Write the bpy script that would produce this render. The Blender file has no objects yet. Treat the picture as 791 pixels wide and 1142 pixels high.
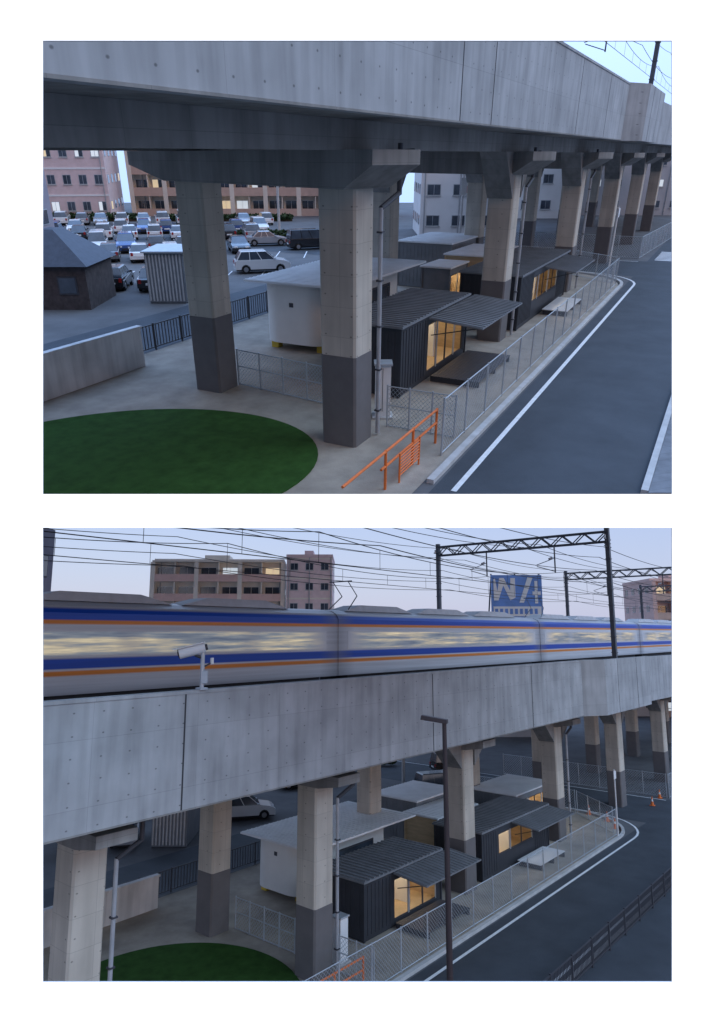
import bpy, math, random
from mathutils import Matrix, Vector
random.seed(7)
scene = bpy.context.scene
R = math.radians

# ------------------------------------------------------------------ materials
_m = {}
def mat(name, base, rough=.8, var=.12, scale=1.5, stretch=(1,1,1), metal=0.0,
        emit=None, es=0.0, bump=0.0, bscale=40, coat=0.0, spec=.4, sample=False):
    if name in _m: return _m[name]
    m = bpy.data.materials.new(name); m.use_nodes = True
    nt = m.node_tree; N = nt.nodes; L = nt.links
    b = N['Principled BSDF']
    b.inputs['Roughness'].default_value = rough
    b.inputs['Metallic'].default_value = metal
    b.inputs['Specular IOR Level'].default_value = spec
    b.inputs['Coat Weight'].default_value = coat
    tc = N.new('ShaderNodeTexCoord'); mp = N.new('ShaderNodeMapping')
    mp.inputs['Scale'].default_value = stretch
    L.new(tc.outputs['Object'], mp.inputs['Vector'])
    nz = N.new('ShaderNodeTexNoise'); nz.inputs['Scale'].default_value = scale
    nz.inputs['Detail'].default_value = 6; nz.inputs['Roughness'].default_value = .6
    L.new(mp.outputs['Vector'], nz.inputs['Vector'])
    cr = N.new('ShaderNodeValToRGB')
    cr.color_ramp.elements[0].position = .3; cr.color_ramp.elements[1].position = .7
    cr.color_ramp.elements[0].color = tuple(min(1,c*(1-var)) for c in base)+(1,)
    cr.color_ramp.elements[1].color = tuple(min(1,c*(1+var)) for c in base)+(1,)
    L.new(nz.outputs['Fac'], cr.inputs['Fac'])
    L.new(cr.outputs['Color'], b.inputs['Base Color'])
    if emit:
        b.inputs['Emission Color'].default_value = tuple(emit)+(1,)
        b.inputs['Emission Strength'].default_value = es
        if not sample: m.cycles.emission_sampling='NONE'
    if bump:
        n2 = N.new('ShaderNodeTexNoise'); n2.inputs['Scale'].default_value = bscale
        n2.inputs['Detail'].default_value = 3
        L.new(tc.outputs['Object'], n2.inputs['Vector'])
        bp = N.new('ShaderNodeBump'); bp.inputs['Strength'].default_value = bump
        bp.inputs['Distance'].default_value = .02
        L.new(n2.outputs['Fac'], bp.inputs['Height'])
        L.new(bp.outputs['Normal'], b.inputs['Normal'])
    _m[name] = m
    return m

def concrete(name, base, panel=(1.8,.9), dots=True, stain=.3, lines=.88):
    m = bpy.data.materials.new(name); m.use_nodes = True
    nt = m.node_tree; N = nt.nodes; L = nt.links
    b = N['Principled BSDF']; b.inputs['Roughness'].default_value = .85
    b.inputs['Specular IOR Level'].default_value = .25
    tc = N.new('ShaderNodeTexCoord'); sp = N.new('ShaderNodeSeparateXYZ')
    L.new(tc.outputs['Object'], sp.inputs[0])
    ad = N.new('ShaderNodeMath'); ad.operation = 'ADD'
    L.new(sp.outputs['X'], ad.inputs[0]); L.new(sp.outputs['Y'], ad.inputs[1])
    cb = N.new('ShaderNodeCombineXYZ')
    L.new(ad.outputs[0], cb.inputs['X']); L.new(sp.outputs['Z'], cb.inputs['Y'])
    br = N.new('ShaderNodeTexBrick'); br.offset = 0
    br.inputs['Scale'].default_value = 1; br.inputs['Mortar Size'].default_value = .008
    br.inputs['Mortar Smooth'].default_value = .6
    br.inputs['Brick Width'].default_value = panel[0]; br.inputs['Row Height'].default_value = panel[1]
    br.inputs['Color1'].default_value = (1,1,1,1); br.inputs['Color2'].default_value = (.91,.91,.91,1)
    br.inputs['Mortar'].default_value = (lines*.8,)*3+(1,)
    L.new(cb.outputs[0], br.inputs['Vector'])
    n1 = N.new('ShaderNodeTexNoise'); n1.inputs['Scale'].default_value = .6; n1.inputs['Detail'].default_value = 8
    L.new(tc.outputs['Object'], n1.inputs['Vector'])
    mp = N.new('ShaderNodeMapping'); mp.inputs['Scale'].default_value = (2.2,2.2,.22)
    L.new(tc.outputs['Object'], mp.inputs['Vector'])
    n2 = N.new('ShaderNodeTexNoise'); n2.inputs['Scale'].default_value = 1.3; n2.inputs['Detail'].default_value = 6
    L.new(mp.outputs[0], n2.inputs['Vector'])
    r1 = N.new('ShaderNodeMapRange'); r1.inputs[1].default_value=.3; r1.inputs[2].default_value=.7
    r1.inputs[3].default_value = 1-stain; r1.inputs[4].default_value = 1.08
    L.new(n1.outputs['Fac'], r1.inputs[0])
    r2 = N.new('ShaderNodeMapRange'); r2.inputs[1].default_value=.32; r2.inputs[2].default_value=.6
    r2.inputs[3].default_value = 1-stain*.8; r2.inputs[4].default_value = 1.04
    L.new(n2.outputs['Fac'], r2.inputs[0])
    mu = N.new('ShaderNodeMath'); mu.operation='MULTIPLY'
    L.new(r1.outputs[0], mu.inputs[0]); L.new(r2.outputs[0], mu.inputs[1])
    last = mu
    if dots:
        vm = N.new('ShaderNodeVectorMath'); vm.operation='MULTIPLY'
        vm.inputs[1].default_value = (1.1,1.65,1)
        L.new(cb.outputs[0], vm.inputs[0])
        vo = N.new('ShaderNodeTexVoronoi'); vo.voronoi_dimensions='2D'
        vo.inputs['Randomness'].default_value=.05; vo.inputs['Scale'].default_value=1
        L.new(vm.outputs[0], vo.inputs['Vector'])
        r3 = N.new('ShaderNodeMapRange'); r3.inputs[1].default_value=.02; r3.inputs[2].default_value=.05
        r3.inputs[3].default_value=.45; r3.inputs[4].default_value=1
        L.new(vo.outputs['Distance'], r3.inputs[0])
        m2 = N.new('ShaderNodeMath'); m2.operation='MULTIPLY'
        L.new(mu.outputs[0], m2.inputs[0]); L.new(r3.outputs[0], m2.inputs[1]); last=m2
    mx = N.new('ShaderNodeMix'); mx.data_type='RGBA'; mx.blend_type='MULTIPLY'; mx.inputs[0].default_value=1
    mx.inputs[6].default_value = tuple(base)+(1,)
    L.new(br.outputs['Color'], mx.inputs[7])
    vs = N.new('ShaderNodeVectorMath'); vs.operation='SCALE'
    L.new(mx.outputs[2], vs.inputs[0]); L.new(last.outputs[0], vs.inputs['Scale'])
    L.new(vs.outputs[0], b.inputs['Base Color'])
    _m[name]=m
    return m

fascia_m = concrete('parapet_concrete',(.45,.46,.47),panel=(3.6,1.8),stain=.22)
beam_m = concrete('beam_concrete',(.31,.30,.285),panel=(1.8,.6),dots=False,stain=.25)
col_m = concrete('column_concrete',(.58,.525,.45),panel=(1.3,.9),dots=True,stain=.15,lines=.82)
paint_m = mat('column_grey_paint',(.155,.145,.145),.7,.08,2)
wall_m = concrete('site_wall_concrete',(.75,.74,.73),panel=(3,2),dots=False,stain=.2)
joint_m = mat('joint_sealant',(.05,.05,.055),.8)
asph_m = mat('asphalt',(.056,.064,.076),.8,.2,.5,bump=.3,bscale=60)
asph2_m = mat('old_asphalt',(.12,.12,.125),.9,.2,.4,bump=.2,bscale=50)
sand_m = mat('compacted_gravel',(.37,.32,.265),.95,.22,.8,bump=.5,bscale=25)
kerb_m = mat('kerb_concrete',(.5,.49,.48),.9,.15,2)
pave_m = concrete('paving_blocks',(.22,.23,.25),panel=(.6,.6),dots=False,stain=.2,lines=.6)
white_line = mat('road_paint',(.78,.78,.78),.7,.12,4)
turf_m = mat('artificial_turf',(.034,.088,.018),.95,.25,2.0,bump=.6,bscale=120,spec=.1)
steel_m = mat('galvanised_steel',(.48,.51,.54),.45,.1,3,metal=.4)
dsteel_m = mat('dark_steel',(.06,.06,.07),.5,.1,3)
gsteel_m = mat('grey_pole_steel',(.12,.13,.15),.5,.1,3,metal=.3)
pipe_m = mat('grey_pvc_pipe',(.38,.39,.41),.5,.1,3)
dpipe_m = mat('dark_pipe',(.06,.06,.07),.5,.1,3)
orange_m = mat('orange_paint',(.80,.19,.04),.5,.1,3)
dcont_m = mat('dark_container_paint',(.040,.043,.052),.55,.15,1.2)
gcont_m = mat('grey_container_paint',(.20,.21,.225),.55,.15,1.2)
wcont_m = mat('white_container_paint',(.78,.76,.72),.5,.05,.8)
droof_m = mat('dark_roof_steel',(.19,.20,.215),.5,.15,1.0)
wroof_m = mat('white_roof_steel',(.78,.79,.80),.45,.08,1.0)
ply_m = mat('plywood',(.60,.44,.26),.6,.15,1.2,stretch=(1,1,6))
lamp_m = mat('ceiling_lamp',(1,1,1),.5,0,1,emit=(1,.80,.54),es=13,sample=True)
litw_m = mat('lit_window',(.5,.4,.2),.4,.4,.7,emit=(1,.80,.55),es=.55)
litc_m = mat('lit_window_cool',(.5,.5,.5),.4,.4,.7,emit=(.8,.9,1),es=.6)
glass_m = mat('window_glass',(.06,.075,.1),.1,.5,.6,spec=1.0)
tyre_m = mat('tyre_rubber',(.02,.02,.02),.9)
hub_m = mat('wheel_hub',(.4,.4,.42),.35,metal=.8)
tail_m = mat('tail_light',(.35,.02,.02),.3)
head_m = mat('head_light',(.75,.78,.8),.15)
plastic_m = mat('black_plastic',(.025,.025,.028),.6)
leaf_m = mat('hedge_leaves',(.035,.065,.022),.8,.5,5)
bark_m = mat('bark',(.09,.065,.045),.9,.3,6)
yellow_m = mat('yellow_paint',(.65,.45,.05),.5)
red_m = mat('red_paint',(.6,.03,.03),.5)
wp_m = mat('white_paint',(.78,.78,.78),.5,.04)
blue_m = mat('blue_panel',(.07,.16,.42),.4,.35,.5,emit=(.1,.25,.6),es=.12)
wire_m = mat('cable_black',(.03,.03,.035),.6)
ballast_m = mat('ballast',(.09,.08,.075),.95,.4,8)

CP = {k:mat('car_paint_'+k,c,.25,.03,1,metal=mt,coat=.7) for k,c,mt in [
 ('white',(.75,.76,.77),0),('silver',(.46,.47,.49),.4),('black',(.015,.015,.018),0),
 ('grey',(.16,.165,.17),.3),('blue',(.03,.07,.22),.2),('beige',(.4,.36,.28),.1)]}

# ------------------------------------------------------------------ mesh builder
class MB:
    def __init__(s, name, M=None):
        s.name=name; s.v=[]; s.f=[]; s.mi=[]; s.mats=[]; s.F=Matrix.Identity(4)
        s.M = M if M is not None else Matrix.Identity(4)
    def fr(s,x=0,y=0,z=0,yaw=0):
        s.F = Matrix.Translation((x,y,z)) @ Matrix.Rotation(yaw,4,'Z'); return s
    def idx(s,m):
        if m not in s.mats: s.mats.append(m)
        return s.mats.index(m)
    def poly(s, vs, fs, m):
        o=len(s.v); s.v += [tuple(s.F @ Vector(v)) for v in vs]
        k=s.idx(m)
        for f in fs: s.f.append([o+i for i in f]); s.mi.append(k)
    def box(s,x0,x1,y0,y1,z0,z1,m):
        s.poly([(x0,y0,z0),(x1,y0,z0),(x1,y1,z0),(x0,y1,z0),(x0,y0,z1),(x1,y0,z1),(x1,y1,z1),(x0,y1,z1)],
          [(0,3,2,1),(4,5,6,7),(0,1,5,4),(1,2,6,5),(2,3,7,6),(3,0,4,7)],m)
    def hexa(s,b,t,m):
        s.poly(list(b)+list(t),[(0,3,2,1),(4,5,6,7),(0,1,5,4),(1,2,6,5),(2,3,7,6),(3,0,4,7)],m)
    def prism(s,p,z0,z1,m):
        n=len(p); s.poly([(x,y,z0) for x,y in p]+[(x,y,z1) for x,y in p],
          [tuple(reversed(range(n))),tuple(range(n,2*n))]+[(i,(i+1)%n,n+(i+1)%n,n+i) for i in range(n)],m)
    def extr(s,p,y0,y1,m):
        n=len(p); s.poly([(x,y0,z) for x,z in p]+[(x,y1,z) for x,z in p],
          [tuple(range(n)),tuple(reversed(range(n,2*n)))]+[(i,n+i,n+(i+1)%n,(i+1)%n) for i in range(n)],m)
    def extrx(s,p,x0,x1,m):
        n=len(p); s.poly([(x0,y,z) for y,z in p]+[(x1,y,z) for y,z in p],
          [tuple(reversed(range(n))),tuple(range(n,2*n))]+[(i,(i+1)%n,n+(i+1)%n,n+i) for i in range(n)],m)
    def cyl(s,p0,p1,r,m,n=8,r2=None):
        p0=Vector(p0);p1=Vector(p1);r2=r if r2 is None else r2
        a=(p1-p0).normalized(); u=a.orthogonal().normalized(); w=a.cross(u)
        vs=[]
        for p,rr in((p0,r),(p1,r2)):
            for i in range(n):
                t=2*math.pi*i/n; vs.append(tuple(p+u*rr*math.cos(t)+w*rr*math.sin(t)))
        s.poly(vs,[tuple(reversed(range(n))),tuple(range(n,2*n))]+[(i,(i+1)%n,n+(i+1)%n,n+i) for i in range(n)],m)
    def sheet(s,p,z,m):
        s.poly([(x,y,z) for x,y in p],[tuple(range(len(p)))],m)
    def mesh(s):
        import bmesh
        me=bpy.data.meshes.new(s.name); me.from_pydata(s.v,[],s.f)
        for m in s.mats: me.materials.append(m)
        me.polygons.foreach_set('material_index',s.mi)
        bm=bmesh.new(); bm.from_mesh(me); bmesh.ops.recalc_face_normals(bm,faces=bm.faces); bm.to_mesh(me); bm.free()
        me.update(); return me
    def done(s,bevel=0):
        o=bpy.data.objects.new(s.name,s.mesh()); scene.collection.objects.link(o)
        o.matrix_world=s.M
        if bevel:
            b=o.modifiers.new('bevel','BEVEL'); b.width=bevel; b.segments=2; b.limit_method='ANGLE'
        return o

# ------------------------------------------------------------------ camera set-up / the two sites
F=760.0; PH=1142.0
def cam_matrix(alpha,pitch,H):
    fw=Vector((math.cos(alpha)*math.cos(pitch),math.sin(alpha)*math.cos(pitch),math.sin(pitch)))
    rt=Vector((math.sin(alpha),-math.cos(alpha),0)); up=rt.cross(fw)
    m=Matrix((rt,up,-fw)).transposed().to_4x4(); m.translation=(0,0,H); return m
A1,PI1,H1=R(27.1),R(-27.7),8.6
A2,PI2,H2=R(39.9),R(10.07),13.7
C1=cam_matrix(A1,PI1,H1); C2=cam_matrix(A2,PI2,H2)
M1=C2 @ C1.inverted(); M2=Matrix.Identity(4)
YA1=A1-math.pi/2; YA2=A2-math.pi/2

cam=bpy.data.cameras.new('camera'); co=bpy.data.objects.new('camera',cam)
scene.collection.objects.link(co); co.matrix_world=C2; scene.camera=co
cam.sensor_fit='VERTICAL'; cam.sensor_height=24; cam.sensor_width=24
cam.lens=24*F/PH; cam.clip_end=3000; cam.clip_start=.05

# ------------------------------------------------------------------ shared builders
def strip_fence(name,M,p0,p1,h,m,pitch=.16,post=2.0,w=.012,postm=None,rails=(0.05,1.0),pr=.035,z0=0.0):
    p0=Vector(p0);p1=Vector(p1);L=(p1-p0).length; yaw=math.atan2(p1.y-p0.y,p1.x-p0.x)
    b=MB(name,M).fr(p0.x,p0.y,z0,yaw); postm=postm or m
    n=int(L/post)+1
    for i in range(n+1):
        x=L*i/n; b.cyl((x,0,0),(x,0,h+.05),pr,postm,8)
    for r in rails: b.cyl((0,0,h*r),(L,0,h*r),.022,postm,6)
    u=-h
    if pitch:
        while u<L:
            for sg in(1,-1):
                a0,a1=max(0,u),min(L,u+h)
                if a1-a0>.02:
                    za,zb=(a0-u,a1-u) if sg==1 else (h-(a0-u),h-(a1-u))
                    k=w/2*1.41
                    b.poly([(a0,0,za-k),(a1,0,zb-k),(a1,0,zb+k),(a0,0,za+k)],[(0,1,2,3)],m)
            u+=pitch
    return b.done()

def rail_fence(name,M,p0,p1,h,m,step=.15,z0=0.0,t=.02):
    p0=Vector(p0);p1=Vector(p1);L=(p1-p0).length; yaw=math.atan2(p1.y-p0.y,p1.x-p0.x)
    b=MB(name,M).fr(p0.x,p0.y,z0,yaw)
    for z in(.12,h-.04): b.box(0,L,-.02,.02,z,z+.05,m)
    x=0
    while x<L: b.box(x,x+t,-.012,.012,.17,h-.04,m); x+=step
    x=0
    while x<=L: b.box(x-.035,x+.035,-.035,.035,0,h+.06,m); x+=2
    return b.done()

def leaves(b,c,rx,ry,rz,n,m,sz=.12):
    for i in range(n):
        while True:
            p=Vector((random.uniform(-1,1),random.uniform(-1,1),random.uniform(-1,1)))
            if .35<p.length<1: break
        q=Vector((c[0]+p.x*rx,c[1]+p.y*ry,c[2]+p.z*rz)); s=sz*random.uniform(.6,1.4)
        a=Vector((random.gauss(0,1),random.gauss(0,1),random.gauss(0,1))).normalized(); u=a.orthogonal().normalized()*s; w=a.cross(u).normalized()*s*.7
        b.poly([tuple(q-u-w),tuple(q+u-w),tuple(q+u+w),tuple(q-u+w)],[(0,1,2,3)],m)

_cars={}
def car_mesh(kind,col):
    if (kind,col) in _cars: return _cars[(kind,col)]
    b=MB('parked_car'); P=CP[col]
    L,W,belt,top,hood={'sedan':(2.25,.88,.92,1.42,.82),'hatch':(1.95,.85,.95,1.52,.88),
        'van':(2.3,.9,1.05,1.85,.98),'suv':(2.25,.92,1.05,1.66,.98)}[kind]
    rear={'sedan':-1.55,'hatch':-L+.12,'van':-L+.06,'suv':-L+.12}[kind]
    fr_={'sedan':1.0,'hatch':1.1,'van':1.45,'suv':1.1}[kind]
    tf={'sedan':.25,'hatch':.35,'van':.8,'suv':.3}[kind]
    tr={'sedan':-.95,'hatch':-L+.5,'van':-L+.22,'suv':-L+.5}[kind]
    wb=L*.62
    def arch(cx): return [(cx+.38*math.cos(t),.32+.38*math.sin(t)) for t in [math.pi*k/6 for k in range(0,7)]]
    prof=[(-L,.32),(-L,.6),(-L+.06,belt-.06),(-L+.2,belt),(fr_,belt),(L-.35,hood-.06),(L-.06,hood-.2),(L,.55),(L-.02,.3)]
    prof+=arch(wb)+arch(-wb)
    b.extr(prof,-W,W,P)
    zb,zt=belt,top; wi=W-.08; wt=W-.24
    B=[(rear,-wi,zb),(fr_,-wi,zb),(fr_,wi,zb),(rear,wi,zb)]
    T=[(tr,-wt,zt),(tf,-wt,zt),(tf,wt,zt),(tr,wt,zt)]
    b.hexa(B,T,glass_m)
    b.hexa([(tr-.03,-wt-.02,zt-.02),(tf+.04,-wt-.02,zt-.02),(tf+.04,wt+.02,zt-.02),(tr-.03,wt+.02,zt-.02)],
           [(tr+.08,-wt+.08,zt+.05),(tf-.06,-wt+.08,zt+.05),(tf-.06,wt-.08,zt+.05),(tr+.08,wt-.08,zt+.05)],P)
    for sg in(-1,1):
        for k,wd in((0,.1),(.33,.05),(.62,.06),(.96,.06)):
            xb=rear+(fr_-rear)*k; xt=tr+(tf-tr)*k; o=.012*sg
            b.poly([(xb,sg*wi+o,zb),(xb+wd,sg*wi+o,zb),(xt+wd,sg*wt+o,zt),(xt,sg*wt+o,zt)],[(0,1,2,3)],P)
        for cx in(wb,-wb):
            b.cyl((cx,sg*(W-.22),.32),(cx,sg*(W-.01),.32),.32,tyre_m,18)
            b.cyl((cx,sg*(W-.02),.32),(cx,sg*(W+.005),.32),.19,hub_m,12)
        b.box(L-.14,L+.012,sg*W*.62-.17,sg*W*.62+.17,.58,.72,head_m)
        b.box(-L-.012,-L+.1,sg*W*.78-.1,sg*W*.78+.1,.62,.9,tail_m)
        b.box(fr_-.25,fr_-.08,sg*(W+.02)-.08,sg*(W+.02)+.08,belt,belt+.13,P)
    b.box(L-.1,L+.014,-.45,.45,.34,.5,plastic_m); b.box(-L-.014,-L+.1,-.3,.3,.5,.64,wp_m)
    b.box(-L+.1,L-.1,-W+.15,W-.15,.2,.34,plastic_m)
    me=b.mesh(); _cars[(kind,col)]=me; return me
def car(M,yawf,X,Y,rot,kind,col,name='parked_car'):
    o=bpy.data.objects.new(name,car_mesh(kind,col)); scene.collection.objects.link(o)
    o.matrix_world=M @ Matrix.Rotation(yawf,4,'Z') @ Matrix.Translation((X,Y,.02)) @ Matrix.Rotation(rot,4,'Z')
    bv=o.modifiers.new('bevel','BEVEL'); bv.width=.035; bv.segments=2; bv.limit_method='ANGLE'; bv.angle_limit=R(40)

def building(name,M,yawf,x0,x1,y0,y1,h,floors,bays,wall,balcony=None,lit=.12,sidebays=4,rot=0,band=None):
    b=MB(name,M).fr(0,0,0,yawf)
    cx,cy=(x0+x1)/2,(y0+y1)/2
    b.F=b.F @ Matrix.Translation((cx,cy,0)) @ Matrix.Rotation(rot,4,'Z')
    w,d=(x1-x0)/2,(y1-y0)/2
    b.box(-w,w,-d,d,0,h,wall)
    b.box(-w-.08,w+.08,-d-.08,-d+.15,h-.002,h+.5,wall); b.box(-w-.08,w+.08,d-.15,d+.08,h-.002,h+.5,wall)
    b.box(-w-.08,-w+.15,-d+.152,d-.152,h-.002,h+.5,wall); b.box(w-.15,w+.08,-d+.152,d-.152,h-.002,h+.5,wall)
    b.box(-w*.3,w*.1,-d*.3,d*.4,h,h+1.6,wall)
    fh=h/floors
    for fl in range(floors):
        z=fl*fh
        for i in range(bays):
            bx=-w+2*w*(i+.5)/bays; ww=2*w/bays*(.36 if balcony else .26)
            zl,zh=(z+.2,z+fh*.72) if balcony else (z+fh*.36,z+fh*.72)
            g=glass_m
            r=random.random()
            if r<lit: g=litw_m
            elif r<lit*2: g=litc_m
            b.box(bx-ww,bx+ww,-d-.03,-d,zl,zh,steel_m if not balcony else wp_m)
            b.box(bx-ww+.07,bx-.03,-d-.045,-d-.03,zl+.07,zh-.07,g)
            b.box(bx+.03,bx+ww-.07,-d-.05,-d-.03,zl+.07,zh-.07,g if random.random()<.5 else glass_m)
            if not balcony: b.box(bx-ww-.08,bx+ww+.08,-d-.12,-d-.031,zl-.1,zl,kerb_m)
            elif random.random()<.6: b.box(bx+ww*.3,bx+ww*.3+.8,-d-.6,-d-.25,z+.15,z+.85,wp_m)
        for sg in(-1,1):
            for i in range(sidebays):
                by=-d+2*d*(i+.5)/sidebays
                xa,xb=(w,w+.03) if sg>0 else (-w-.03,-w)
                b.box(xa,xb,by-.65,by+.65,z+fh*.38,z+fh*.72,steel_m)
                xa,xb=(w+.03,w+.045) if sg>0 else (-w-.045,-w-.03)
                b.box(xa,xb,by-.58,by+.58,z+fh*.38+.07,z+fh*.72-.07,glass_m if random.random()>lit else litw_m)
        if balcony:
            b.box(-w,w,-d-1.4,-d-.052,z-.12,z+.06,wall)
            b.box(-w,w,-d-1.5,-d-1.4,z-.15,z+1.05,balcony)
            for i in range(bays+1):
                bx=-w+2*w*i/bays; b.box(bx-.07,bx+.07,-d-1.38,-d-.053,z+.062,z+fh-.15,wall)
                if i%2==0: b.box(bx-.35,bx+.35,-d-1.52,-d-1.501,z-.15,z+fh-.15,wall)
        elif band: b.box(-w-.04,w+.04,-d-.06,-d-.001,z+fh-.3,z+fh-.06,band)
    if balcony: b.box(-w-.1,w+.1,-d-1.6,-d-.081,h-.12,h+.12,wall)
    for k in(.05,.5,.97):
        b.cyl((-w+2*w*k,-d-.1,0),(-w+2*w*k,-d-.1,h),.07,pipe_m,6)
    return b.done()

def container(name,M,x0,x1,y0,y1,z0,h,wm,rm,win=None,ribs=True,roofover=.12,sill=.25,head=.4):
    b=MB(name,M); t=.09; z1=z0+h
    b.box(x0,x1,y0,y1,z0,z0+.16,wm)
    b.box(x0,x1,y1-t,y1,z0+.16,z1,wm)
    b.box(x0,x0+t,y0,y1-t,z0+.16,z1,wm); b.box(x1-t,x1,y0,y1-t,z0+.16,z1,wm)
    if win:
        a,c=win
        b.box(x0+t,a,y0,y0+t,z0+.16,z1,wm); b.box(c,x1-t,y0,y0+t,z0+.16,z1,wm)
        b.box(a,c,y0,y0+t,z1-head,z1,wm)
        if sill>.17: b.box(a,c,y0,y0+t,z0+.16,z0+sill,wm)
        n=max(2,int((c-a)/1.1))
        for i in range(n+1):
            x=a+(c-a)*i/n; q=.035 if i%2==0 else .06
            b.box(x-q,x+q,y0+.02,y0+.075,z0+sill,z1-head,steel_m if i%2 else dsteel_m)
        b.box(a,c,y0+.03,y0+.07,z0+sill+.001,z0+sill+.06,dsteel_m); b.box(a,c,y0+.03,y0+.07,z1-head-.06,z1-head-.001,dsteel_m)
        b.box(x0+t+.01,x1-t-.01,y1-t-.05,y1-t-.01,z0+.17,z1-.02,ply_m)
        b.box(x0+t+.01,x0+t+.04,y0+t+.01,y1-t-.06,z0+.17,z1-.02,ply_m); b.box(x1-t-.04,x1-t-.01,y0+t+.01,y1-t-.06,z0+.17,z1-.02,ply_m)
        b.box(x0+t+.05,x1-t-.05,y0+t+.01,y1-t-.06,z0+.165,z0+.2,ply_m)
        b.box(a+.2,c-.2,(y0+y1)/2-.15,(y0+y1)/2+.15,z1-.14,z1-.1,lamp_m)
        b.box(a+(c-a)*.15,a+(c-a)*.55,y1-.9,y1-.4,z0+.2,z0+.95,wp_m)
        b.box(a+(c-a)*.62,a+(c-a)*.66,y0+.8,y1-.2,z0+.2,z1-.2,wp_m)
        b.box(a+(c-a)*.2,a+(c-a)*.45,y1-.2,y1-.15,z0+1.3,z0+1.34,dsteel_m)
        b.box(a+(c-a)*.75,a+(c-a)*.95,y1-.8,y1-.2,z0+.2,z0+1.6,gcont_m)
    else: b.box(x0+t,x1-t,y0,y0+t,z0+.16,z1,wm)
    if ribs:
        x=x0+.25
        while x<x1-.2:
            if not win or x<win[0]-.15 or x>win[1]+.05: b.box(x,x+.12,y0-.02,y0-.001,z0+.2,z1-.15,wm)
            x+=.28
        y=y0+.25
        while y<y1-.2: b.box(x0-.02,x0-.001,y,y+.12,z0+.2,z1-.15,wm); y+=.28
    for x in(x0,x1):
        for y in(y0,y1): b.box(x-.05,x+.05,y-.05,y+.05,z0,z1-.003,wm)
    o=roofover; rh=.05 if rm is droof_m else .022
    b.box(x0-o,x1+o,y0-o,y1+o,z1,z1+.09,rm)
    x=x0-o+.1
    while x<x1+o-.1: b.box(x,x+.09,y0-o+.02,y1+o-.02,z1+.09,z1+.09+rh,rm); x+=.33
    return b.done()

def awning(name,M,x0,x1,y0,y1,z0,z1,m):
    b=MB(name,M)
    b.hexa([(x0,y0,z0),(x1,y0,z0),(x1,y1,z1),(x0,y1,z1)],[(x0,y0,z0+.06),(x1,y0,z0+.06),(x1,y1,z1+.06),(x0,y1,z1+.06)],m)
    x=x0+.05
    while x<x1-.05:
        b.hexa([(x,y0,z0+.061),(x+.06,y0,z0+.061),(x+.06,y1,z1+.061),(x,y1,z1+.061)],[(x,y0,z0+.09),(x+.06,y0,z0+.09),(x+.06,y1,z1+.09),(x,y1,z1+.09)],m); x+=.3
    for x in(x0+.3,x1-.3): b.cyl((x,y0+.15,z0),(x,y1-.02,z1-.7),.025,dsteel_m,6)
    return b.done()

def deck(name,M,x0,x1,y0,y1,z,m):
    b=MB(name,M); n=int((y1-y0)/.15)
    for i in range(n): b.box(x0,x1,y0+i*.15,y0+i*.15+.135,z-.04,z,m)
    for x in(x0+.1,(x0+x1)/2,x1-.2): b.box(x,x+.1,y0,y1-.05,0,z-.042,dsteel_m)
    return b.done()

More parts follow.
